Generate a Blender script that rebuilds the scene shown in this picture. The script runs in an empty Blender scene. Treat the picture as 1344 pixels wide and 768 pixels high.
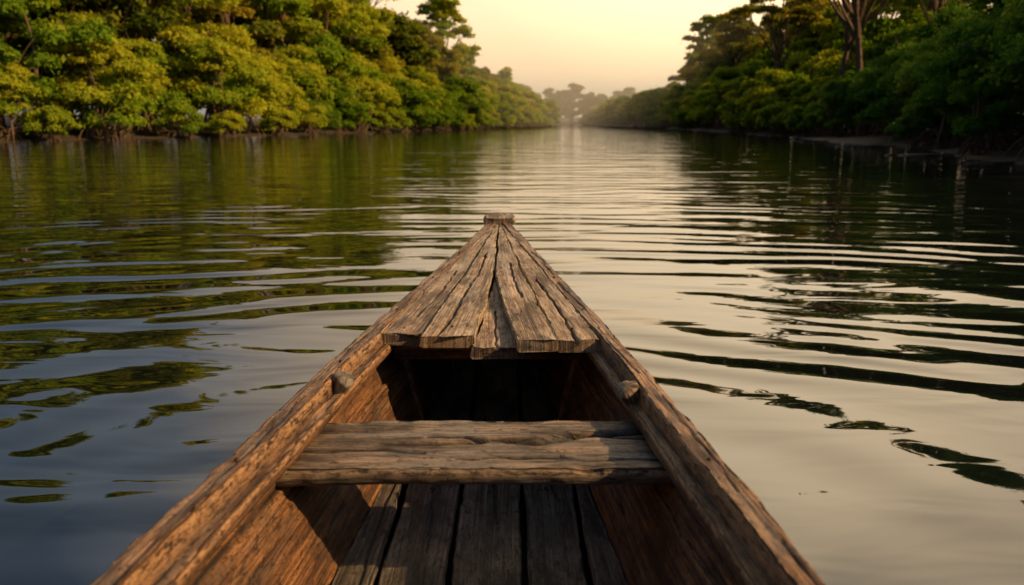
import bpy, math, random
import numpy as np
from mathutils import Vector, Matrix
random.seed(7)
RS = np.random.RandomState(11)
scene = bpy.context.scene
col = scene.collection

# ------------------------------------------------------------------ helpers
_perm = np.random.RandomState(3).rand(65536)
def vnoise(P, seed=0):
    P = np.asarray(P, float)
    i = np.floor(P).astype(np.int64); f = P - i
    f = f*f*(3-2*f)
    def h(a, b, c):
        return _perm[((a*73856093) ^ (b*19349663) ^ (c*83492791) ^ (seed*2654435)) & 65535]
    r = 0
    for dx in (0, 1):
        for dy in (0, 1):
            for dz in (0, 1):
                w = (f[..., 0] if dx else 1-f[..., 0])*(f[..., 1] if dy else 1-f[..., 1])*(f[..., 2] if dz else 1-f[..., 2])
                r = r + w*h(i[..., 0]+dx, i[..., 1]+dy, i[..., 2]+dz)
    return r*2-1

def mesh_from(name, V, F_quads=None, faces=None, uv=None, attrs=None, mats=(), midx=None, smooth=True):
    me = bpy.data.meshes.new(name)
    if F_quads is not None:
        V = np.asarray(V, np.float32); F = np.asarray(F_quads, np.int32)
        k = F.shape[1]
        me.vertices.add(len(V)); me.vertices.foreach_set('co', V.ravel())
        me.loops.add(F.size); me.loops.foreach_set('vertex_index', F.ravel())
        me.polygons.add(len(F))
        me.polygons.foreach_set('loop_start', np.arange(0, F.size, k, dtype=np.int32))
        me.polygons.foreach_set('loop_total', np.full(len(F), k, np.int32))
    else:
        me.from_pydata([tuple(v) for v in V], [], faces)
    me.polygons.foreach_set('use_smooth', np.full(len(me.polygons), smooth, dtype=bool))
    if midx is not None:
        me.polygons.foreach_set('material_index', np.asarray(midx, np.int32))
    for m in mats: me.materials.append(m)
    if attrs:
        for k2, a in attrs.items():
            at = me.attributes.new(k2, 'FLOAT', 'POINT'); at.data.foreach_set('value', np.asarray(a, np.float32))
    if uv is not None:
        ul = me.uv_layers.new(name='UVMap')
        li = np.zeros(len(me.loops), np.int32); me.loops.foreach_get('vertex_index', li)
        ul.data.foreach_set('uv', np.asarray(uv, np.float32)[li].ravel())
    me.update(calc_edges=True); me.validate()
    return me

def add_obj(name, me, parent=None):
    o = bpy.data.objects.new(name, me); col.objects.link(o)
    if parent: o.parent = parent
    return o

# ------------------------------------------------------------------ materials
class NT:
    def __init__(s, name):
        s.m = bpy.data.materials.new(name); s.m.use_nodes = True
        s.t = s.m.node_tree; s.t.nodes.clear()
    def n(s, typ, **kw):
        nd = s.t.nodes.new(typ)
        for k, v in kw.items():
            setattr(nd, k, v)
        return nd
    def l(s, a, b): s.t.links.new(a, b)
    def math(s, op, a, b=None, c=None):
        nd = s.t.nodes.new('ShaderNodeMath'); nd.operation = op
        for i, v in enumerate((a, b, c)):
            if v is None: continue
            if isinstance(v, (int, float)): nd.inputs[i].default_value = v
            else: s.l(v, nd.inputs[i])
        return nd.outputs[0]
    def ramp(s, fac, stops):
        r = s.t.nodes.new('ShaderNodeValToRGB'); e = r.color_ramp.elements
        while len(e) < len(stops): e.new(0.5)
        for i, (p, c) in enumerate(stops):
            e[i].position = p; e[i].color = (c[0], c[1], c[2], 1) if not isinstance(c, (int, float)) else (c, c, c, 1)
        s.l(fac, r.inputs[0]); return r.outputs[0]
    def mix(s, fac, a, b, bt='MIX'):
        nd = s.t.nodes.new('ShaderNodeMix'); nd.data_type = 'RGBA'; nd.blend_type = bt
        for idx, v in ((0, fac), (6, a), (7, b)):
            if isinstance(v, (int, float)): nd.inputs[idx].default_value = v
            elif isinstance(v, tuple): nd.inputs[idx].default_value = (*v, 1)
            else: s.l(v, nd.inputs[idx])
        return nd.outputs[2]

def wood_mat(name, dark, mid, light, bump=1.0, rough=0.68, worn=.5):
    T = NT(name)
    uv = T.n('ShaderNodeUVMap')
    def mapped(sx, sy, off=0.0):
        mp = T.n('ShaderNodeMapping'); mp.inputs['Scale'].default_value = (sx, sy, 1)
        mp.inputs['Location'].default_value = (off, off*1.7, 0)
        T.l(uv.outputs[0], mp.inputs[0]); return mp.outputs[0]
    def noise(vec, detail, rough=.6, dist=0.0):
        n = T.n('ShaderNodeTexNoise'); n.noise_dimensions = '2D'; n.inputs['Scale'].default_value = 1; n.inputs['Detail'].default_value = detail
        n.inputs['Roughness'].default_value = rough; n.inputs['Distortion'].default_value = dist
        T.l(vec, n.inputs['Vector']); return n.outputs[0]
    g1 = noise(mapped(3.0, 150), 5, .7, .2)         # fine grain
    g2 = noise(mapped(1.4, 34, 3.3), 4, .65, .35)    # broad grain
    blot = noise(mapped(4.0, 9.0, 9.0), 6, .7)       # weather blotches
    chip = noise(mapped(30, 90, 17), 4, .75)         # splinters / flaking
    pit = noise(mapped(110, 260, 5), 3, .65)
    base = T.math('ADD', T.math('MULTIPLY', g1, .62), T.math('MULTIPLY', g2, .38))
    c = T.ramp(base, [(.40, dark), (.5, mid), (.60, light)])
    c = T.mix(T.ramp(blot, [(.40, 0.0), (.60, .82)]), c, (mid[0]*.26, mid[1]*.26, mid[2]*.28))
    grey = (light[0]*.74+.03, light[0]*.66+.03, light[0]*.56+.03)
    c = T.mix(T.ramp(noise(mapped(2.2, 14, 31), 4, .7), [(.50, 0.0), (.64, worn)]), c, grey)
    we = T.n('ShaderNodeAttribute'); we.attribute_name = 'wear_highlight'
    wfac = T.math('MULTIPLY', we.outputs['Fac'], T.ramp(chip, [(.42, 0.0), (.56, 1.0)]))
    c = T.mix(wfac, c, (min(light[0]*1.15, .62), min(light[1]*1.18, .5), min(light[2]*1.2, .38)))  # top edges: worn wood plus edge highlights put into the colour
    ck = noise(mapped(.8, 20, 7.7), 3, .55, .4)
    ckm = T.math('ABSOLUTE', T.math('SUBTRACT', ck, .5))
    ckr = T.ramp(ckm, [(.0, 1.0), (.008, 0.0)])
    gate = T.ramp(blot, [(.49, 0.0), (.53, 1.0)])
    crack = T.math('MULTIPLY', ckr, gate)
    chipm = T.ramp(chip, [(.34, 1.0), (.40, 0.0)])
    pitm = T.ramp(pit, [(.32, 1.0), (.40, 0.0)])
    c = T.mix(T.math('MULTIPLY', chipm, .7), c, (dark[0]*.4, dark[1]*.4, dark[2]*.4))
    c = T.mix(T.math('MULTIPLY', crack, .9), c, (.012, .008, .005))
    c = T.mix(T.math('MULTIPLY', pitm, .6), c, (.02, .013, .008))
    at = T.n('ShaderNodeAttribute'); at.attribute_name = 'dirt'
    c = T.mix(at.outputs['Fac'], c, (.007, .005, .0035))
    h = T.math('ADD', T.math('MULTIPLY', g1, .0032), T.math('MULTIPLY', g2, .0018))
    h = T.math('SUBTRACT', h, T.math('MULTIPLY', crack, .004))
    h = T.math('SUBTRACT', h, T.math('MULTIPLY', chipm, .0016))
    h = T.math('SUBTRACT', h, T.math('MULTIPLY', pitm, .0009))
    b = T.n('ShaderNodeBump'); b.inputs['Strength'].default_value = 1.0; b.inputs['Distance'].default_value = bump
    T.l(h, b.inputs['Height'])
    p = T.n('ShaderNodeBsdfPrincipled'); T.l(c, p.inputs['Base Color']); T.l(b.outputs[0], p.inputs['Normal'])
    T.l(T.ramp(blot, [(.3, rough-.2), (.7, rough+.14)]), p.inputs['Roughness'])
    p.inputs['Specular IOR Level'].default_value = .5
    o = T.n('ShaderNodeOutputMaterial'); T.l(p.outputs[0], o.inputs[0]); return T.m

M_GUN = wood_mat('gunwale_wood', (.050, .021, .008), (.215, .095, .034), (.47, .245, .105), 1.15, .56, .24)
M_DECK = wood_mat('deck_wood', (.10, .056, .030), (.36, .222, .122), (.62, .43, .27), 1.25, .64, .42)
M_BENCH = wood_mat('bench_wood', (.044, .027, .016), (.18, .115, .068), (.42, .285, .18), 1.5, .58, .45)
M_FLOOR = wood_mat('floor_wood', (.032, .024, .018), (.115, .087, .065), (.24, .19, .145), 1.15, .60, .35)
M_HULL = wood_mat('hull_wood', (.048, .020, .008), (.19, .078, .026), (.36, .17, .062), 1.15, .60, .08)

def simple(name, c, rough=.8, metal=0.0, scale=20, var=.5, bump=.01):
    T = NT(name)
    tc = T.n('ShaderNodeTexCoord'); n = T.n('ShaderNodeTexNoise'); n.inputs['Scale'].default_value = scale; n.inputs['Detail'].default_value = 3
    T.l(tc.outputs['Object'], n.inputs['Vector'])
    cc = T.ramp(n.outputs[0], [(.3, tuple(x*(1-var) for x in c)), (.7, tuple(min(1, x*(1+var)) for x in c))])
    p = T.n('ShaderNodeBsdfPrincipled'); T.l(cc, p.inputs['Base Color']); p.inputs['Roughness'].default_value = rough; p.inputs['Metallic'].default_value = metal
    b = T.n('ShaderNodeBump'); b.inputs['Distance'].default_value = bump; T.l(n.outputs[0], b.inputs['Height']); T.l(b.outputs[0], p.inputs['Normal'])
    o = T.n('ShaderNodeOutputMaterial'); T.l(p.outputs[0], o.inputs[0]); return T.m
M_IRON = simple('rusty_iron', (.07, .035, .02), .7, .4, 150, .5, .002)
M_BARK = simple('bark', (.13, .08, .048), .9, 0, 5, .5, .05)
M_ROOT = simple('wet_root', (.05, .032, .02), .6, 0, 8, .5, .02)

def leaf_mat(name, c0, c1, c2, trans=.4):
    T = NT(name)
    at = T.n('ShaderNodeAttribute'); at.attribute_name = 'tone'
    oi = T.n('ShaderNodeObjectInfo')
    f = T.math('ADD', at.outputs['Fac'], T.math('MULTIPLY', T.math('SUBTRACT', oi.outputs['Random'], .5), .5))
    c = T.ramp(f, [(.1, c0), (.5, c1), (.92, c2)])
    d = T.n('ShaderNodeBsdfDiffuse'); T.l(c, d.inputs['Color'])
    t = T.n('ShaderNodeBsdfTranslucent'); T.l(T.mix(1.0, c, (1.9, 1.6, .6), 'MULTIPLY'), t.inputs[0])
    mx = T.n('ShaderNodeMixShader'); mx.inputs[0].default_value = trans
    T.l(d.outputs[0], mx.inputs[1]); T.l(t.outputs[0], mx.inputs[2])
    o = T.n('ShaderNodeOutputMaterial'); T.l(mx.outputs[0], o.inputs[0]); return T.m
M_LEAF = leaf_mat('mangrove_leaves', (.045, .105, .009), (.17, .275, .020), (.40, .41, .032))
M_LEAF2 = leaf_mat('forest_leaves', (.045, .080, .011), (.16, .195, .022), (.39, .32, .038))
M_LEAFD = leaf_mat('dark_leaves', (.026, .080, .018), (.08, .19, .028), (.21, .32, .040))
M_FAR = leaf_mat('hazed_far_leaves', (.06, .09, .04), (.11, .15, .06), (.18, .20, .08), .3)  # haze of the far bank mixed into the leaf colours

# ------------------------------------------------------------------ plank sweep
import bmesh
def sweep(name, C, A, B, hw, th, mat, parent, nv=14, rough=.0015, edge=.003, cracks=(), seed=0, r=.004, endjit=.004):
    """C centre of top surface, A lateral unit, B up unit, hw half width (array), th thickness."""
    C = np.asarray(C, float); n = len(C)
    A = np.broadcast_to(np.asarray(A, float), C.shape); B = np.broadcast_to(np.asarray(B, float), C.shape)
    hw = np.broadcast_to(np.asarray(hw, float), (n,)); th = np.broadcast_to(np.asarray(th, float), (n,))
    Tn = np.gradient(C, axis=0); Tn /= np.linalg.norm(Tn, axis=1)[:, None]+1e-9
    s = np.concatenate([[0], np.cumsum(np.linalg.norm(np.diff(C, axis=0), axis=1))])
    a_n, b_n, off_a, off_b, kind = [], [], [], [], []
    for t in np.linspace(-1, 1, nv): a_n.append(t); b_n.append(0); off_a.append(-np.sign(t)*r if abs(t) == 1 else 0); off_b.append(0); kind.append(1)
    a_n += [1, 1, 1, 1, 1]; b_n += [0, 0, -.5, -1, -1]; off_a += [-.3*r, 0, 0, 0, -r]; off_b += [-.3*r, -r, 0, r, 0]; kind += [0]*5
    a_n += [-1]*5; b_n += [-1, -1, -.5, 0, 0]; off_a += [r, 0, 0, 0, .3*r]; off_b += [0, r, 0, -r, -.3*r]; kind += [0]*5
    a_n = np.array(a_n, float); b_n = np.array(b_n, float); off_a = np.array(off_a, float); off_b = np.array(off_b, float); kind = np.array(kind)
    m = len(a_n)
    a = hw[:, None]*a_n[None]+off_a[None]; b = th[:, None]*b_n[None]+off_b[None]
    S = np.repeat(s[:, None], m, 1)
    P = np.stack([S*5, np.sign(a_n)[None]*np.ones_like(S)*3.1, np.full_like(S, seed*1.37)], -1)
    P2 = np.stack([S*32, np.sign(a_n)[None]*np.ones_like(S)*3.1+b_n[None]*1.5, np.full_like(S, seed*1.37+9)], -1)
    nick = np.clip(vnoise(np.stack([S*14, np.sign(a_n)[None]*np.ones_like(S)*5.3, np.full_like(S, seed*2.1)], -1), 12)-.45, 0, 1)
    top = np.where(b_n[None] > -.3, 1.0, .2)
    wear_highlight = np.where(b_n[None] > -.02, np.clip(1-(hw[:, None]-np.abs(a))/.012, 0, 1)**1.3, 0)*.85+0*S
    a = a+np.abs(a_n)[None]**3*np.sign(a_n)[None]*(vnoise(P, 1)*edge+vnoise(P2, 2)*edge*.5-nick*edge*3.0*top)
    b = b-np.abs(a_n)[None]**3*nick*edge*2.0*top
    PT = np.stack([S*4, a*26+seed*7.7, b*20+S*0], -1); PT2 = np.stack([S*22, a*110+seed*3.3, b*60+S*0], -1)
    dn = (vnoise(PT, 4)*.7+vnoise(PT2, 5)*.5)*rough
    dirt = np.clip(vnoise(np.stack([S*6, a*30, S*0+seed], -1), 8)*.35-.12, 0, .3)
    b = b+dn*np.where(kind[None] == 1, 1, 0)
    dirt[:, kind == 0] += .12
    for (pts, w, d) in cracks:
        pts = np.array(pts, float)
        aj = a+vnoise(np.stack([S*22, S*0+seed, S*0+2.2], -1), 6)*.004
        dist = np.full(a.shape, 9.)
        for k in range(len(pts)-1):
            p, q = pts[k], pts[k+1]; dd = q-p; L2 = dd@dd
            t = np.clip(((S-p[0])*dd[0]+(aj-p[1])*dd[1])/L2, 0, 1)
            dist = np.minimum(dist, np.hypot(S-(p[0]+t*dd[0]), aj-(p[1]+t*dd[1])))
        wv = w*(.55+.6*(vnoise(np.stack([S*9, S*0+seed, S*0+7], -1), 14)*.5+.5))
        g = np.exp(-(dist/wv)**2)*(kind[None] == 1)
        b = b-g*d; dirt = dirt+np.clip(g*1.6, 0, 1)
    s0 = S*0
    je = vnoise(np.stack([a*30, b*24+seed, s0], -1), 7)*endjit
    ej = np.zeros(n); ej[0] = 1; ej[-1] = 1
    if n > 4: ej[1] = .5; ej[-2] = .5
    V = C[:, None]+A[:, None]*a[..., None]+B[:, None]*b[..., None]+Tn[:, None]*(je*ej[:, None])[..., None]
    V = V.reshape(-1, 3)
    i = np.arange(n-1)[:, None]*m; j = np.arange(m)[None]; j2 = (j+1) % m
    Q = np.stack([i+j, i+m+j, i+m+j2, i+j2], -1).reshape(-1, 4)
    per = np.concatenate([[0], np.cumsum(np.hypot(np.diff(a[n//2]), np.diff(b[n//2])))])
    ou, ov = (seed*3.71) % 50, (seed*1.93) % 31
    UVv = np.stack([S+ou, np.where(kind[None] == 1, a+.5, per[None]+1.2)+ov], -1).reshape(-1, 2)
    dirt = np.clip(dirt, 0, 1).reshape(-1)
    verts = V.tolist(); faces = Q.tolist(); uvl = UVv.tolist(); dl = dirt.tolist(); wl = wear_highlight.reshape(-1).tolist()
    for ri, flip in ((0, False), (n-1, True)):
        base = len(verts)
        for k in range(m):
            verts.append(V[ri*m+k].tolist()); uvl.append([b[ri, k]*.8+ou+5, a[ri, k]*.6+ov]); dl.append(.4); wl.append(0)
        f = [base+k for k in range(m)]
        faces.append(f if not flip else f[::-1])
    me = bpy.data.meshes.new(name); me.from_pydata(verts, [], faces)
    sm = np.ones(len(faces), bool); sm[-2:] = False
    me.polygons.foreach_set('use_smooth', sm)
    at = me.attributes.new('dirt', 'FLOAT', 'POINT'); at.data.foreach_set('value', np.array(dl, np.float32))
    at = me.attributes.new('wear_highlight', 'FLOAT', 'POINT'); at.data.foreach_set('value', np.array(wl, np.float32))
    ul = me.uv_layers.new(name='UVMap'); li = np.zeros(len(me.loops), np.int32); me.loops.foreach_get('vertex_index', li)
    ul.data.foreach_set('uv', np.array(uvl, np.float32)[li].ravel())
    me.materials.append(mat); me.update()
    bm = bmesh.new(); bm.from_mesh(me); bmesh.ops.recalc_face_normals(bm, faces=bm.faces); bm.to_mesh(me); bm.free()
    return add_obj(name, me, parent)

# ------------------------------------------------------------------ the boat
boat = bpy.data.objects.new('wooden_boat', None); col.objects.link(boat)
X0 = -.07
pY = [-2.6, -1.8, -1, 0, .96, 1.5, 2.2, 3, 3.7, 4.2, 4.5]
pW = [.34, .45, .52, .53, .495, .445, .370, .262, .163, .090, .045]
pZ = [.60, .57, .555, .55, .55, .55, .553, .565, .585, .602, .615]
fy = np.linspace(-2.6, 4.5, 711)
def smooth_curve(v):
    y = np.interp(fy, pY, v); k = np.hanning(61); k /= k.sum()
    yp = np.concatenate([2*y[0]-y[1:31][::-1], y, 2*y[-1]-y[-31:-1][::-1]])
    return np.convolve(yp, k, 'valid')
sW, sZ = smooth_curve(pW), smooth_curve(pZ)
W = lambda y: np.interp(y, fy, sW)
Z = lambda y: np.interp(y, fy, sZ)
for side in (-1, 1):
    y = np.linspace(-2.58, 4.44, 900)
    tag = 'left' if side < 0 else 'right'
    dW = np.gradient(W(y), y)
    A = np.stack([np.ones_like(y), -side*dW*1.0, np.zeros_like(y)], -1); A /= np.linalg.norm(A, axis=1)[:, None]
    wid = np.minimum(.026+0*y, np.maximum(W(y)*.5, .012))
    C = np.stack([X0+side*(W(y)-wid), y, Z(y)], -1)
    tilt = .10*side
    B = np.stack([np.full_like(y, tilt), 0*y, np.ones_like(y)], -1); B /= np.linalg.norm(B, axis=1)[:, None]
    A2 = A.copy(); A2[:, 2] -= tilt; A2 /= np.linalg.norm(A2, axis=1)[:, None]
    cr = [([(3.2+k*.62, .0+.008*math.sin(k*2.3)), (3.5+k*.62, .012*math.sin(k*1.7+1)), (3.66+k*.62, .008*math.cos(k))], .0024, .008) for k in range(5)]
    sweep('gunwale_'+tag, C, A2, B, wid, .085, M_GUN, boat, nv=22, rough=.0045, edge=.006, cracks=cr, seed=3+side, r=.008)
    y = np.linspace(-2.5, 2.6, 420)
    C = np.stack([X0+side*(W(y)-.066), y, Z(y)-.036], -1)
    sweep('stringer_'+tag, C, A2[:420], B[:420], .015, .030, M_GUN, boat, nv=8, rough=.003, edge=.004, seed=8+side, r=.006)
    y = np.linspace(-2.58, 4.46, 400)
    rake = lambda yy, z: yy-(Z(yy)-z)*.55*np.clip((yy-2)/2.4, 0, 1)**1.3
    def pt(k, z):
        hw = np.maximum(W(y)-.022, .012)*k
        return np.stack([X0+side*np.maximum(hw, .010), rake(y, z), z+0*y], -1)
    levels = [pt(1.0, Z(y)-.02), pt(.90, .39+.25*(Z(y)-.55)), pt(.76, .20), pt(.50, -.13)]
    for k in range(3):
        P, Q = levels[k], levels[k+1]
        C = (P+Q)/2; D = Q-P; hwk = np.linalg.norm(D, axis=1)/2+.006
        Ad = D/np.linalg.norm(D, axis=1)[:, None]
        Bd = np.cross(Ad, np.array([0, 1., 0]))*(side)
        Bd /= np.linalg.norm(Bd, axis=1)[:, None]
        if Bd[100, 0]*side > 0: Bd = -Bd
        C = C+Bd*(.007*(k % 2))
        crk = [([(3.6, .02), (3.95, .03), (4.3, .022)], .0034, .009), ([(2.9, -.03), (3.3, -.02)], .002, .005)]
        sweep('strake_%s_%d' % (tag, k+1), C, Ad, Bd, hwk, .018, M_HULL, boat, nv=16, rough=.003, edge=.005, cracks=crk, seed=20+k*3+side, r=.003)
    for ri, ry in enumerate((-1.6, -.7, .35, 2.46, 3.05)):
        z = np.linspace(Z(ry)-.05, .19, 30)
        t = np.clip((z-.20)/(Z(ry)-.02-.20), 0, 1)
        hw = (W(ry)-.022)*(.76+.24*t)-.022
        C = np.stack([X0+side*hw, ry+0*z, z], -1)
        sweep('rib_%s_%d' % (tag, ri+1), C, (0, 1, 0), (-side, 0, .25), .02, .03, M_HULL, boat, nv=6, rough=.002, seed=40+ri+side)

y = np.linspace(-2.55, 3.6, 120)
hb = np.maximum(W(y)-.022, .012)*.5
sweep('bottom_plank', np.stack([X0+0*y, y, -.11+0*y], -1), (1, 0, 0), (0, 0, 1), hb+.01, .02, M_HULL, boat, nv=8, seed=60)
y = np.linspace(-2.5, 3.5, 120)
hb = np.maximum(W(y)-.03, .012)*.66
sweep('bilge_plank', np.stack([X0+0*y, y, .08+0*y], -1), (1, 0, 0), (0, 0, 1), hb, .02, M_FLOOR, boat, nv=8, seed=62)
t = np.linspace(0, 1, 60)
zz = .608-t*.74
C = np.stack([X0+0*t, 4.50-(.615-zz)*.55, zz], -1)
sweep('stem_post', C, (1, 0, 0), (0, .88, .48), .036, .07, M_GUN, boat, nv=8, rough=.003, seed=61, r=.01)
vb = [(X0-.34, -2.59, .60), (X0+.34, -2.59, .60), (X0+.16, -2.59, -.13), (X0-.16, -2.59, -.13)]
vb2 = [(x, yy+.03, z) for x, yy, z in vb]
me = mesh_from('transom', vb+vb2, faces=[(0, 1, 2, 3), (7, 6, 5, 4), (0, 4, 5, 1), (1, 5, 6, 2), (2, 6, 7, 3), (3, 7, 4, 0)], uv=[(v[0], v[2]) for v in vb+vb2], mats=[M_HULL], smooth=False)
add_obj('transom', me, boat)

y = np.linspace(4.33, 4.535, 40)
hwc = np.interp(y, [4.33, 4.40, 4.50, 4.535], [.084, .092, .078, .06])
sweep('bow_cap', np.stack([X0+0*y, y, .632+.012*np.sin((y-4.33)*9)], -1), (1, 0, 0), (0, 0, 1), hwc, .036, M_DECK, boat, nv=16, rough=.006, edge=.005, seed=65, r=.012,
      cracks=[([(0, .02), (.2, .03)], .002, .006)])

edges = [-.435, -.287, -.134, .027, .165, .32]
for k in range(5):
    ya = np.linspace(-2.4, 3.35, 560)
    lim = (W(ya)-.045)*.78
    x1 = np.maximum(edges[k]+.007, X0-lim); x2 = np.minimum(edges[k+1]-.007, X0+lim)
    ok = (x2-x1) > .02
    ya, x1, x2 = ya[ok], x1[ok], x2[ok]
    zoff = [.004, 0, .003, -.002, .005][k]
    crk = [([(3.9+k*.13, .02), (4.25+k*.1, .0), (4.5, .01)], .0028, .009), ([(4.45, -.03), (4.9, -.035)], .002, .007)]
    sweep('floor_board_%d' % (k+1), np.stack([(x1+x2)/2, ya, .20+zoff+0*ya], -1), (1, 0, 0), (0, 0, 1), (x2-x1)/2, .022, M_FLOOR, boat, nv=30, rough=.0025, edge=.0045, cracks=crk, seed=70+k*2)

def bench(name, yc, z, depth, seed, cracks):
    L = W(yc)-.018
    xa = np.linspace(-L, L, 330)
    hwb = depth/2*(1+.025*np.sin(xa*7))
    C = np.stack([X0+xa, yc+.004*np.sin(xa*5), z+.004*np.cos(xa*3)], -1)
    return sweep(name, C, (0, 1, 0), (0, 0, 1), hwb, .038, M_BENCH, boat, nv=100, rough=.004, edge=.008, cracks=cracks, seed=seed, r=.009)
bench('bench', 1.605, .472, .262, 90, [
    ([(.20, .000), (.33, .004), (.44, .018), (.54, .008), (.64, .042), (.78, .066)], .011, .024),
    ([(.44, .018), (.38, .036), (.30, .04)], .006, .014),
    ([(.64, .042), (.72, .028), (.80, .03)], .005, .012),
    ([(.02, -.04), (.2, -.032), (.3, -.05)], .0045, .012),
    ([(.37, -.08), (.54, -.07), (.64, -.085), (.82, -.08)], .0045, .013),
    ([(.0, .07), (.16, .075)], .004, .010)])
bench('stern_bench', -.75, .43, .28, 95, [([(.1, .03), (.6, .02)], .002, .008)])

def deck(name, f0, f1, ya, yb, dz, seed, cracks=(), tiltx=0, th=.036):
    y = np.linspace(ya, yb, 420)
    inner = np.maximum(W(y)-.050, .004)
    e0 = inner*np.interp(y, [2.1, 3.0, 4.4], f0); e1 = inner*np.interp(y, [2.1, 3.0, 4.4], f1)
    g = .0032
    x1, x2 = e0+g, e1-g
    ok = (x2-x1) > .006
    y, x1, x2 = y[ok], x1[ok], x2[ok]
    B = np.array([-tiltx, 0, 1.]); B /= np.linalg.norm(B); A = np.array([1, 0, tiltx]); A = A/np.linalg.norm(A)
    sweep(name, np.stack([X0+(x1+x2)/2, y, Z(y)-.004+dz+.006*np.sin((y-2.1)*1.4)], -1), A, B, (x2-x1)/2, th, M_DECK, boat, nv=44, rough=.0026, edge=.006, cracks=cracks, seed=seed, r=.006, endjit=.011)
deck('deck_plank_1', (-1.0, -1.0, -1.0), (-.60, -.56, -.5), 2.225, 4.40, .000, 101, [([(0.2, .0), (.5, .012), (.9, .0)], .0036, .013)])
deck('deck_plank_2', (-.60, -.56, -.5), (-.12, .0, .0), 2.180, 4.40, .006, 102, [([(0, -.03), (.25, -.015), (.55, -.02), (.9, .0), (1.3, -.004)], .0048, .018)], -.02)
deck('deck_plank_3', (-.16, -.02, 0), (.34, .05, .05), 2.165, 3.06, -.022, 103, [([(0, .0), (.4, .0)], .003, .010)], th=.034)
deck('deck_plank_4', (.27, .02, .0), (.62, .56, .5), 2.14, 4.40, .008, 104, [([(.5, .012), (.8, .008), (1.1, .012)], .0036, .014)], .03)
deck('deck_plank_5', (.62, .56, .5), (1.0, 1.0, 1.0), 2.16, 4.40, .001, 105, [([(0, -.01), (.35, .0), (.8, -.008)], .0042, .015)])
xa = np.linspace(-.29, .29, 80)
sweep('deck_beam', np.stack([X0+xa, 2.38+0*xa, .485+0*xa], -1), (0, 1, 0), (0, 0, 1), .03, .05, M_HULL, boat, nv=8, seed=110)

def peg(name, loc, r, L, direction, mat):
    z = np.linspace(0, 1, 14); n = 20
    rad = r*np.interp(z, [0, .7, .86, .95, 1], [.85, 1, 1.08, .92, .55])
    V = []
    D = Vector(direction).normalized(); q = D.to_track_quat('Z', 'Y')
    for zi, ri in zip(z, rad):
        for k in range(n):
            a = 2*math.pi*k/n; rr = ri*(1+.12*math.sin(3*a+loc[0]*40)+.07*math.sin(7*a+zi*5))
            V.append(Vector(loc)+q @ Vector((rr*math.cos(a), rr*math.sin(a), zi*L)))
    F = []
    for i in range(13):
        for k in range(n): F.append((i*n+k, i*n+(k+1) % n, (i+1)*n+(k+1) % n, (i+1)*n+k))
    F.append(tuple(range(13*n, 14*n))); F.append(tuple(reversed(range(n))))
    uv = [(z[i//n]*L+loc[1], (i % n)/n*.1) for i in range(14*n)]
    add_obj(name, mesh_from(name, V, faces=F, uv=uv, mats=[mat]), boat)
peg('peg_left', (X0-W(1.84)+.050, 1.84, .50), .025, .066, (.45, -.25, .8), M_BENCH)
peg('peg_right', (X0+W(1.78)-.054, 1.78, .50), .025, .062, (-.45, -.35, .8), M_BENCH)
k = 0
def nail(x, y, z):
    global k
    k += 1
    V = [(x, y, z+.003)]+[(x+.0045*math.cos(a), y+.0045*math.sin(a), z+.0012) for a in np.linspace(0, 2*math.pi, 11)[:-1]]+[(x+.005*math.cos(a), y+.005*math.sin(a), z-.006) for a in np.linspace(0, 2*math.pi, 11)[:-1]]
    F = [(0, 1+i, 1+(i+1) % 10) for i in range(10)]+[(1+i, 11+i, 11+(i+1) % 10, 1+(i+1) % 10) for i in range(10)]
    add_obj('nail_%d' % k, mesh_from('nail', V, faces=F, mats=[M_IRON]), boat)
for x, yy in [(-.21, 1.95), (-.06, 1.93), (.09, 1.95), (.24, 1.94), (-.19, 1.40), (.07, 1.42), (.1, 1.39)]:
    nail(x, yy, .205)
for fx in (-.82, -.35, .48, .82):
    nail(X0+fx*(W(2.28)-.056), 2.28, Z(2.28)-.001+(.006 if abs(fx) < .6 else 0))
for yy in (.9, 1.35, 1.95, 2.5, 3.0, 3.5):
    for s in (-1, 1): nail(X0+s*(W(yy)-.03), yy, Z(yy)+.002)

# ------------------------------------------------------------------ river course
LY = [-400, -100, 0, 25, 44, 54, 68, 90, 115, 150, 195, 240]
LX = [-46, -44, -40, -36, -31, -26.5, -21.5, -15, -9, -2, 6, 12]
RY = [-400, -100, 0, 12, 20.7, 34, 50, 70, 110, 150, 200, 260, 340]
RX = [16, 16, 13, 12.6, 13.6, 17, 20, 22, 25, 26, 25, 26, 28]
def xL(y): return np.interp(y, LY, LX)
def xR(y): return np.interp(y, RY, RX)
def dist_land(x, y):
    wob = vnoise(np.stack([x*.16, y*.16, x*0], -1), 21)*1.6+vnoise(np.stack([x*.5, y*.5, x*0], -1), 22)*.5
    dl = xL(y)-x; dr = x-xR(y)
    far = y-345
    dl = np.where(y > 240, np.where(x < 12, 252-y, -50), dl)
    return np.maximum(np.maximum(dl, dr), far)+wob*.6
def ground_z(x, y):
    d = dist_land(x, y)
    z = np.where(d < 0, np.maximum(d*.25, -1.6), np.minimum(d*.16, .45+d*.02))
    z = z+np.clip(d, 0, 1)*vnoise(np.stack([x*.3, y*.3, x*0], -1), 23)*.12
    return np.minimum(z, 4)
gx = np.unique(np.concatenate([np.linspace(-1500, -70, 30), np.arange(-70, 70, .8), np.linspace(70, 1500, 30)]))
gy = np.unique(np.concatenate([np.linspace(-600, -20, 20), np.arange(-20, 120, 1.0), np.arange(120, 380, 3.0), np.linspace(380, 2500, 30)]))
GX, GY = np.meshgrid(gx, gy); GZ = ground_z(GX, GY)
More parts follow.
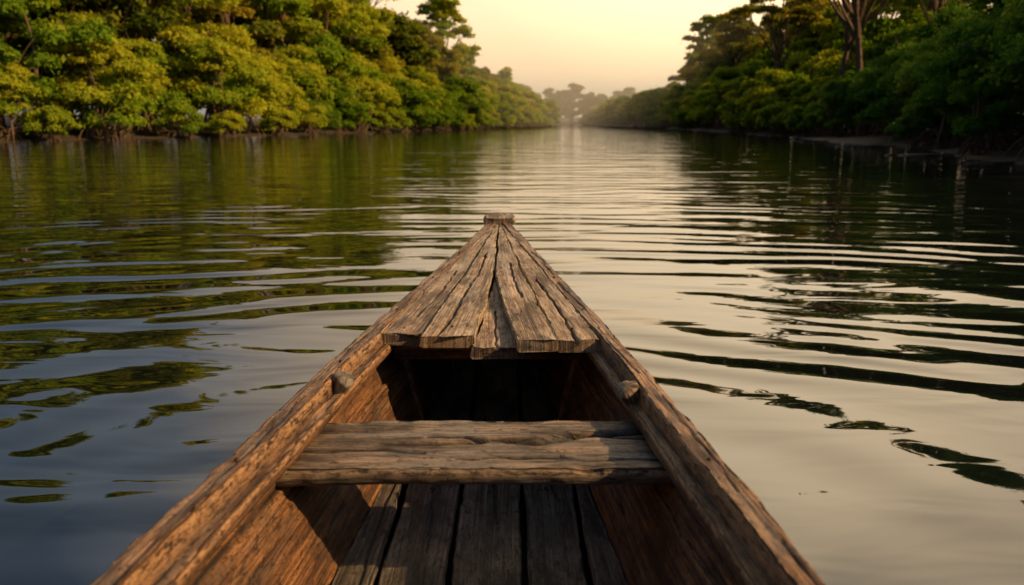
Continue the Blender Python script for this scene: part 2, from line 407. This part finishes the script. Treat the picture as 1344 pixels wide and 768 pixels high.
nx, ny = len(gx), len(gy)
V = np.stack([GX, GY, GZ], -1).reshape(-1, 3)
i = np.arange(ny-1)[:, None]*nx; j = np.arange(nx-1)[None]
Q = np.stack([i+j, i+j+1, i+nx+j+1, i+nx+j], -1).reshape(-1, 4)
T = NT('ground_mud_and_litter')
tc = T.n('ShaderNodeTexCoord'); n1 = T.n('ShaderNodeTexNoise'); n1.inputs['Scale'].default_value = .7; n1.inputs['Detail'].default_value = 6
T.l(tc.outputs['Object'], n1.inputs['Vector'])
c = T.ramp(n1.outputs[0], [(.35, (.028, .02, .012)), (.5, (.055, .038, .02)), (.65, (.045, .05, .018))])
p = T.n('ShaderNodeBsdfPrincipled'); T.l(c, p.inputs['Base Color']); p.inputs['Roughness'].default_value = .8
b = T.n('ShaderNodeBump'); b.inputs['Distance'].default_value = .15; T.l(n1.outputs[0], b.inputs['Height']); T.l(b.outputs[0], p.inputs['Normal'])
o = T.n('ShaderNodeOutputMaterial'); T.l(p.outputs[0], o.inputs[0])
add_obj('ground', mesh_from('ground', V, F_quads=Q, mats=[T.m]))

# ------------------------------------------------------------------ water
T = NT('river_water')
tc = T.n('ShaderNodeTexCoord')
sep = T.n('ShaderNodeSeparateXYZ'); T.l(tc.outputs['Object'], sep.inputs[0])
def wn(sx, sy, detail, off=0, dist=0., rot=0):
    mp = T.n('ShaderNodeMapping'); mp.inputs['Scale'].default_value = (sx, sy, 1); mp.inputs['Location'].default_value = (off, off, 0); mp.inputs['Rotation'].default_value = (0, 0, rot)
    T.l(tc.outputs['Object'], mp.inputs[0])
    n = T.n('ShaderNodeTexNoise'); n.noise_dimensions = '2D'; n.inputs['Scale'].default_value = 1; n.inputs['Detail'].default_value = detail; n.inputs['Roughness'].default_value = .45; n.inputs['Distortion'].default_value = dist
    T.l(mp.outputs[0], n.inputs['Vector']); return n.outputs[0]
dx = T.math('ADD', sep.outputs[0], .07); dy = T.math('SUBTRACT', sep.outputs[1], 2.4)
dx2 = T.math('MULTIPLY', dx, .70)
r = T.math('SQRT', T.math('ADD', T.math('MULTIPLY', dx2, dx2), T.math('MULTIPLY', dy, dy)))
lowf = wn(.34, .42, 1, 3)
ph = T.math('ADD', T.math('MULTIPLY', r, 2*math.pi/.60), T.math('MULTIPLY', lowf, 17.0))
ring = T.math('SINE', ph)
ph2 = T.math('ADD', T.math('MULTIPLY', r, 2*math.pi/.31), T.math('MULTIPLY', wn(.4, .5, 1, 8), 16.0))
ring2 = T.math('SINE', ph2)
fall = T.ramp(T.math('DIVIDE', r, 18), [(.0, .6), (.10, 1.0), (.45, .5), (1.0, .0)])
patch = T.ramp(wn(.4, .8, 1, 12), [(.36, .2), (.60, 1.0)])
patch2 = T.ramp(wn(.5, .9, 1, 77), [(.40, .1), (.58, 1.0)])
h = T.math('MULTIPLY', T.math('MULTIPLY', ring, .0115), T.math('MULTIPLY', fall, patch))
h = T.math('ADD', h, T.math('MULTIPLY', T.math('MULTIPLY', ring2, .0032), T.math('MULTIPLY', fall, patch2)))
h = T.math('ADD', h, T.math('MULTIPLY', wn(.28, 1.0, 2, 30, .4), .040))
h = T.math('ADD', h, T.math('MULTIPLY', wn(1.1, 3.4, 2, 50, .5), .007))
bmp = T.n('ShaderNodeBump'); bmp.inputs['Distance'].default_value = 1.0; bmp.inputs['Strength'].default_value = 1.0
T.l(h, bmp.inputs['Height'])
p = T.n('ShaderNodeBsdfPrincipled'); p.inputs['Base Color'].default_value = (.005, .007, .006, 1)
p.inputs['Roughness'].default_value = .03; p.inputs['IOR'].default_value = 1.92
T.l(bmp.outputs[0], p.inputs['Normal'])
o = T.n('ShaderNodeOutputMaterial'); T.l(p.outputs[0], o.inputs[0])
me = mesh_from('river_water', [(-900, -500, 0), (900, -500, 0), (900, 900, 0), (-900, 900, 0)], faces=[(0, 1, 2, 3)], mats=[T.m])
add_obj('river_water', me)

# ------------------------------------------------------------------ trees
def tube(path, radii, n=7):
    path = np.asarray(path, float); V = []; F = []
    Tn = np.gradient(path, axis=0); Tn /= np.linalg.norm(Tn, axis=1)[:, None]+1e-9
    for i, (p, r) in enumerate(zip(path, radii)):
        t = Tn[i]; u = np.cross(t, [0.31, .95, .1]); u /= np.linalg.norm(u)+1e-9; v = np.cross(t, u)
        for k in range(n):
            a = 2*math.pi*k/n; V.append(p+r*(math.cos(a)*u+math.sin(a)*v))
    for i in range(len(path)-1):
        for k in range(n): F.append((i*n+k, i*n+(k+1) % n, (i+1)*n+(k+1) % n, (i+1)*n+k))
    return V, F
def bez(p0, p1, p2, n=8):
    t = np.linspace(0, 1, n)[:, None]
    return (1-t)**2*np.array(p0)+2*t*(1-t)*np.array(p1)+t*t*np.array(p2)

def build_tree(name, rs, H, R, z0, nleaf, leaf, leafmat, nmega, mega_r, npm, cl_r, trunks=1, roots=0, flat=.7, lean=(0, 0), shape='dome', gap=0.0, trunk_r=None):
    TV, TF = [], []
    def addtube(p, r, n=6):
        V, F = tube(p, r, n); b = len(TV); TV.extend(V); TF.extend([tuple(x+b for x in f) for f in F])
    mega = []
    for c in range(nmega):
        a = (c+rs.rand()*.7)*2.399963; u = (c+.5)/nmega
        if shape == 'dome':
            rr = .25+.75*rs.rand()**.5
            z = z0+mega_r*.5+(H-z0-mega_r*1.1)*u
            prof = 1.0 if u < .45 else max(.12, 1-((u-.45)/.55)**1.6)
            rad = (R-mega_r*.7)*prof*rr
        else:
            rr = math.sqrt(rs.rand()); rad = (R-mega_r*.5)*rr
            z = H-mega_r*.5-(H-z0)*(.25*rr*rr+.75*rs.rand()*(1-.4*rr))
        mega.append((lean[0]*z/H+rad*math.cos(a), lean[1]*z/H+rad*math.sin(a), z, mega_r*(.65+.6*rs.rand()), rs.rand()))
    cl = []; ctone = []
    for (mx, my, mz, mr, mt) in mega:
        for q in range(npm):
            d = rs.randn(3); d /= np.linalg.norm(d); d[2] = abs(d[2])*.8-.12
            rr = mr*(.35+.65*rs.rand()**.5)
            cl.append((mx+d[0]*rr, my+d[1]*rr, mz+d[2]*rr*flat*1.1, cl_r*(.55+.7*rs.rand())))
            ctone.append(.6*mt+.4*rs.rand())
    cl = np.array(cl); ctone = np.array(ctone)
    bases = []
    for t in range(trunks):
        a = rs.rand()*6.28; d = 0 if trunks == 1 else R*.35*rs.rand()
        b0 = np.array([d*math.cos(a), d*math.sin(a), 0 if not roots else .5]); top = np.array([lean[0]*.8+b0[0]*1.5, lean[1]*.8+b0[1]*1.5, H*.86 if shape != 'dome' else H*.72])
        mid = (b0+top)/2+np.array([rs.randn()*.5, rs.randn()*.5, 0])
        path = bez(b0+(0, 0, -.6), mid, top, 14); r0 = trunk_r or (.018*H+.05)/(1 if trunks == 1 else 1.5)
        addtube(path, np.linspace(r0*1.2, r0*.25, 14)*np.r_[1.3, np.ones(13)], 8); bases.append((path, r0))
        for k in range(roots):
            a = rs.rand()*6.28; L = .5+rs.rand()*1.0
            s = b0+(0, 0, rs.rand()*.7-.2)
            addtube(bez(s, s+np.array([L*.7*math.cos(a), L*.7*math.sin(a), .1]), np.array([b0[0]+L*math.cos(a), b0[1]+L*math.sin(a), -.9]), 7), np.linspace(.045, .025, 7), 5)
    for (mx, my, mz, mr, mt) in mega:
        path, r0 = bases[rs.randint(len(bases))]
        c = np.array([mx, my, mz]); f = np.clip(mz/H*.72, .2, .9); s = path[int(f*13)]
        m = (s+c)/2+np.array([0, 0, -.14*R*rs.rand()])
        addtube(bez(s, m, c, 8), np.linspace(r0*.5, .03, 8), 5)
        for q in range(3):
            d = rs.randn(3); d[2] = abs(d[2]); d *= mr/np.linalg.norm(d)
            addtube(bez(c-(c-s)*.15, c+d*.4, c+d, 5), np.linspace(.04, .012, 5), 4)
    nt = len(TV)
    w = cl[:, 3]**2; w /= w.sum()
    ci = rs.choice(len(cl), nleaf, p=w)
    D = rs.randn(nleaf, 3); D /= np.linalg.norm(D, axis=1)[:, None]
    D[:, 2] = np.where(D[:, 2] < -.3, -D[:, 2]*.6, D[:, 2])
    rr = (.35+.65*rs.rand(nleaf)**.45)
    lump = 1+.4*vnoise(D*2.3+ci[:, None]*3.7, 31)
    P = cl[ci, :3]+D*(rr*lump*cl[ci, 3])[:, None]*np.array([1, 1, flat])
    stray = rs.rand(nleaf) < .08
    P += rs.randn(nleaf, 3)*np.where(stray, .22, .05)[:, None]
    keep = vnoise(P*1.1+5, 33) > -.5+gap
    P[:, 2] = np.maximum(P[:, 2], z0*.5+.3*rs.rand(nleaf))
    P, D, ci = P[keep], D[keep], ci[keep]; N_ = len(P)
    nrm = D*.75+rs.randn(N_, 3)*.55+np.array([0, 0, .35]); nrm /= np.linalg.norm(nrm, axis=1)[:, None]
    u = np.cross(nrm, rs.randn(N_, 3)); u /= np.linalg.norm(u, axis=1)[:, None]; v = np.cross(nrm, u)
    sz = leaf*(.6+.8*rs.rand(N_))[:, None]
    LV = np.stack([P-u*sz, P+v*sz*.5-nrm*sz*.12, P+u*sz, P-v*sz*.5-nrm*sz*.12], 1).reshape(-1, 3)
    LF = (np.arange(N_)[:, None]*4+np.arange(4)[None])+nt
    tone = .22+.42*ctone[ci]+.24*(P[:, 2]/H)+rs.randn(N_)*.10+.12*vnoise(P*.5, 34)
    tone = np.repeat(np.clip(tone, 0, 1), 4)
    V = np.concatenate([np.array(TV), LV]); F = np.concatenate([np.array(TF), LF])
    midx = np.concatenate([np.zeros(len(TF)), np.ones(N_)])
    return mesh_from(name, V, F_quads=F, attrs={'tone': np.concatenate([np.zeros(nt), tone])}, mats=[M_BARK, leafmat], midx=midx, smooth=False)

rs = np.random.RandomState(5)
MB = [build_tree('mangrove', rs, 5.6+k*.6, 3.3+.2*k, .55, 21000, .15, M_LEAF, 10, 1.5, 6, .85, trunks=3, roots=5) for k in range(4)]
ML = [build_tree('mangrove_low', rs, 3.0+k*.5, 2.5, .25, 9000, .14, M_LEAF, 7, 1.1, 4, .7, trunks=3, roots=5) for k in range(2)]
NR = [build_tree('mangrove_fine', rs, 5.0+k, 3.2, .4, 42000, .085, M_LEAFD, 10, 1.5, 7, .75, trunks=3, roots=8) for k in range(3)]
TT = [build_tree('forest_tree', rs, 12+k*1.5, 4.8, 2.6, 26000, .19, (M_LEAF2, M_LEAF)[k % 2], 13, 1.9, 6, 1.0, trunks=1, gap=.06) for k in range(4)]
TU = [build_tree('umbrella_tree', rs, 13+k*1.5, 4.2, 9.6, 13000, .16, (M_LEAFD, M_LEAF2)[k % 2], 8, 1.4, 4, .8, trunks=1, flat=.45, lean=(-1.8+1.8*k, .5), shape='umb', gap=.12, trunk_r=.28) for k in range(2)]
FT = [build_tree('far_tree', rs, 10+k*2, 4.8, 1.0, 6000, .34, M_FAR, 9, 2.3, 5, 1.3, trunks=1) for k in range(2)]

def place(name, me, x, y, s=1.0, sz=None, rz=None, parent=None):
    o = add_obj(name, me, parent)
    z = float(ground_z(np.array([x]), np.array([y]))[0])
    o.location = (x, y, max(z, -.1)); o.scale = (s, s, s*(sz or 1)); o.rotation_euler = (0, 0, rz if rz is not None else random.uniform(0, 6.28))
    return o
R_ = random.uniform
y = 8.0
while y < 240:
    step = 4.2+y*.014
    x = float(xL(y))
    place('mangrove_tree', random.choice(MB), x-1.2+R_(-1.4, .8), y+R_(-1, 1), R_(.7, 1.2))
    place('mangrove_shrub', random.choice(ML), x+.5+R_(-.6, .6), y+R_(-2, 2), R_(.6, 1.0))
    place('mangrove_tree', random.choice(MB), x-6+R_(-1, 1), y+R_(-1.5, 1.5), R_(1.05, 1.5))
    if y > 14:
        hs = np.interp(y, [20, 60, 95, 125, 145, 180, 240], [1.1, 1.25, 1.35, 1.3, 1.15, .9, .65])
        place('forest_tree', random.choice(TT), x-10+R_(-2, 2), y+R_(-2, 2), hs*R_(.85, 1.2))
        place('forest_tree', random.choice(TT), x-17+R_(-2, 2), y+R_(-2, 2), hs*R_(.9, 1.3)*(1 if y < 120 else .85))
    y += step
y = 18.5
while y < 335:
    step = 3.6+y*.018
    x = float(xR(y))
    near = y < 60
    lo = .85 if 36 < y < 80 else 1.0
    place('mangrove_tree', random.choice(NR if near else MB), x+2.0+R_(-.6, 1), y+R_(-1, 1), lo*R_(.75, 1.05)*(1 if y < 260 else .8))
    if random.random() < .7: place('mangrove_shrub', random.choice(NR if near else ML), x+.9+R_(-.4, .5), y+R_(-2, 2), R_(.35, .6) if near else R_(.7, 1))
    place('mangrove_tree', random.choice(NR if near else MB), x+7+R_(-1, 1), y+R_(-1.5, 1.5), lo*R_(1.1, 1.45)*(1 if y < 150 else .8))
    hs = np.interp(y, [18, 34, 40, 74, 90, 120, 150, 180, 210], [1.1, 1.2, .66, .66, 1.1, 1.2, 1.2, .8, .65])
    if y < 215: place('forest_tree', random.choice(TT), x+11+R_(-1.5, 1.5), y+R_(-2, 2), hs*R_(.8, 1.1))
    if y < 170 and random.random() < .5: place('forest_tree', random.choice(TT), x+19+R_(-2, 2), y+R_(-2, 2), hs*R_(1.0, 1.3))
    y += step
for (x, y, s, k, rz) in [(22.4, 52, 1.0, 0, .3), (22.6, 57.5, .95, 0, 2.6), (27.5, 66, 1.1, 1, 1.0), (30, 60, 1.15, 1, 5.0), (27.5, 84, 1.0, 1, 2.0)]:
    place('umbrella_tree', TU[k], x, y, s, rz=rz)
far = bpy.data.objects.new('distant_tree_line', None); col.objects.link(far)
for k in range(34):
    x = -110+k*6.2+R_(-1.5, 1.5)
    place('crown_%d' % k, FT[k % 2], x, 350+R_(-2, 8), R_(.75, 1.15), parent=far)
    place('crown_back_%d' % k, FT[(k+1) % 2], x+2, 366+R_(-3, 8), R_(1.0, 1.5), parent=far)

# fallen branches lying in the shallows of the right bank
for k, (x, y, rx, ry, n_) in enumerate([(14.2, 28.5, 2.0, .5, 12), (12.9, 22.8, 1.0, .3, 8), (16.6, 39, 2.2, .6, 12), (18.8, 49, 2.4, .8, 10)]):
    V, F = [], []
    for q in range(n_):
        px, py = x+rs.randn()*rx*.5, y+rs.randn()*ry*.5
        L = .6+1.3*rs.rand(); a = rs.randn()*.5; hgt = .03+.05*rs.rand()
        p0 = np.array([px, py, -.05]); p2 = p0+np.array([L*math.cos(a), L*math.sin(a)*.7, .10*rs.rand()])
        V1, F1 = tube(bez(p0, (p0+p2)/2+np.array([0, .1*rs.randn(), hgt]), p2, 8), np.linspace(.05, .018, 8)*(.6+.8*rs.rand()), 6)
        b0 = len(V); V += V1; F += [tuple(w_+b0 for w_ in f) for f in F1]
    add_obj('fallen_branches', mesh_from('fallen_branches', V, faces=F, mats=[M_ROOT]))

# evening mist hanging over the far reach of the river
T = NT('mist')
vs = T.n('ShaderNodeVolumeScatter'); vs.inputs['Color'].default_value = (1, .82, .56, 1); vs.inputs['Density'].default_value = .0040; vs.inputs['Anisotropy'].default_value = .4
o = T.n('ShaderNodeOutputMaterial'); T.l(vs.outputs[0], o.inputs[1])
bx = [(-140, 120, .3), (140, 120, .3), (140, 400, .3), (-140, 400, .3), (-140, 120, 16), (140, 120, 16), (140, 400, 16), (-140, 400, 16)]
add_obj('river_mist', mesh_from('river_mist', bx, faces=[(3, 2, 1, 0), (4, 5, 6, 7), (0, 1, 5, 4), (1, 2, 6, 5), (2, 3, 7, 6), (3, 0, 4, 7)], mats=[T.m], smooth=False))

# ------------------------------------------------------------------ light
SUN_AZ, SUN_EL = math.radians(104), math.radians(31)
S = Vector((math.sin(SUN_AZ)*math.cos(SUN_EL), math.cos(SUN_AZ)*math.cos(SUN_EL), math.sin(SUN_EL)))
sl = bpy.data.lights.new('sun', 'SUN'); sl.energy = 5.0; sl.angle = math.radians(.6); sl.color = (1, .65, .30)
so = bpy.data.objects.new('sun', sl); col.objects.link(so); so.rotation_euler = S.to_track_quat('Z', 'Y').to_euler()

w = bpy.data.worlds.new('World'); scene.world = w; w.use_nodes = True
nt = w.node_tree; nt.nodes.clear()
def N(t, **k):
    nd = nt.nodes.new(t)
    for a, b in k.items(): setattr(nd, a, b)
    return nd
def dirv(az, el):
    az, el = math.radians(az), math.radians(el)
    return Vector((math.sin(az)*math.cos(el), math.cos(az)*math.cos(el), math.sin(el)))
def lobe(az, el, stops, k):
    dp = N('ShaderNodeVectorMath', operation='DOT_PRODUCT'); dp.inputs[1].default_value = dirv(az, el); nt.links.new(tcw.outputs['Generated'], dp.inputs[0])
    rp = N('ShaderNodeValToRGB'); e = rp.color_ramp.elements
    while len(e) < len(stops): e.new(.5)
    for i, (pp, cc) in enumerate(stops): e[i].position = pp; e[i].color = (*cc, 1)
    nt.links.new(dp.outputs['Value'], rp.inputs[0])
    s = N('ShaderNodeVectorMath', operation='SCALE'); s.inputs['Scale'].default_value = k; nt.links.new(rp.outputs[0], s.inputs[0])
    return s.outputs[0]
sky = N('ShaderNodeTexSky'); sky.sky_type = 'NISHITA'; sky.sun_disc = False; sky.sun_elevation = SUN_EL; sky.sun_rotation = SUN_AZ
sky.dust_density = 5; sky.air_density = 1.5; sky.ozone_density = 1
tcw = N('ShaderNodeTexCoord')
base = lobe(12, 14, [(0.0, (.055, .08, .115)), (.45, (.065, .10, .145)), (.70, (.11, .155, .22)), (.82, (.24, .27, .31)), (.90, (.74, .59, .42)), (.95, (1.0, .77, .50)), (1.0, (1.0, .80, .53))], 1.25)
added_glow = lobe(20, 30, [(0.0, (0, 0, 0)), (.86, (0, 0, 0)), (.94, (.50, .37, .20)), (1.0, (1.0, .78, .46))], 1.0)  # warm sky patch added mostly out of view to brighten water and boat
sc1 = N('ShaderNodeVectorMath', operation='SCALE'); sc1.inputs['Scale'].default_value = .018; nt.links.new(sky.outputs[0], sc1.inputs[0])
ad = N('ShaderNodeVectorMath', operation='ADD'); nt.links.new(sc1.outputs[0], ad.inputs[0]); nt.links.new(base, ad.inputs[1])
ad2 = N('ShaderNodeVectorMath', operation='ADD'); nt.links.new(ad.outputs[0], ad2.inputs[0]); nt.links.new(added_glow, ad2.inputs[1])
sz_ = N('ShaderNodeSeparateXYZ'); nt.links.new(tcw.outputs['Generated'], sz_.inputs[0])
hz = N('ShaderNodeValToRGB'); e = hz.color_ramp.elements
e[0].position = 0.0; e[0].color = (1, .82, .62, 1); e[1].position = .2; e[1].color = (1, .98, .98, 1)
nt.links.new(sz_.outputs[2], hz.inputs[0])
mu = N('ShaderNodeVectorMath', operation='MULTIPLY'); nt.links.new(ad2.outputs[0], mu.inputs[0]); nt.links.new(hz.outputs[0], mu.inputs[1])
bg = N('ShaderNodeBackground'); bg.inputs[1].default_value = 1.0; nt.links.new(mu.outputs[0], bg.inputs[0])
wo = N('ShaderNodeOutputWorld'); nt.links.new(bg.outputs[0], wo.inputs[0])

# ------------------------------------------------------------------ camera
cd = bpy.data.cameras.new('camera'); cam = bpy.data.objects.new('camera', cd); col.objects.link(cam)
cd.lens = 28; cd.sensor_width = 36; cd.clip_end = 4000; cd.clip_start = .05
cam.location = (0, 0, 1.15); cam.rotation_euler = (math.radians(90-12.1), 0, 0)
cd.dof.use_dof = True; cd.dof.focus_distance = 2.6; cd.dof.aperture_fstop = 3.5
scene.camera = cam
scene.view_settings.view_transform = 'Standard'; scene.view_settings.look = 'None'; scene.view_settings.exposure = 0
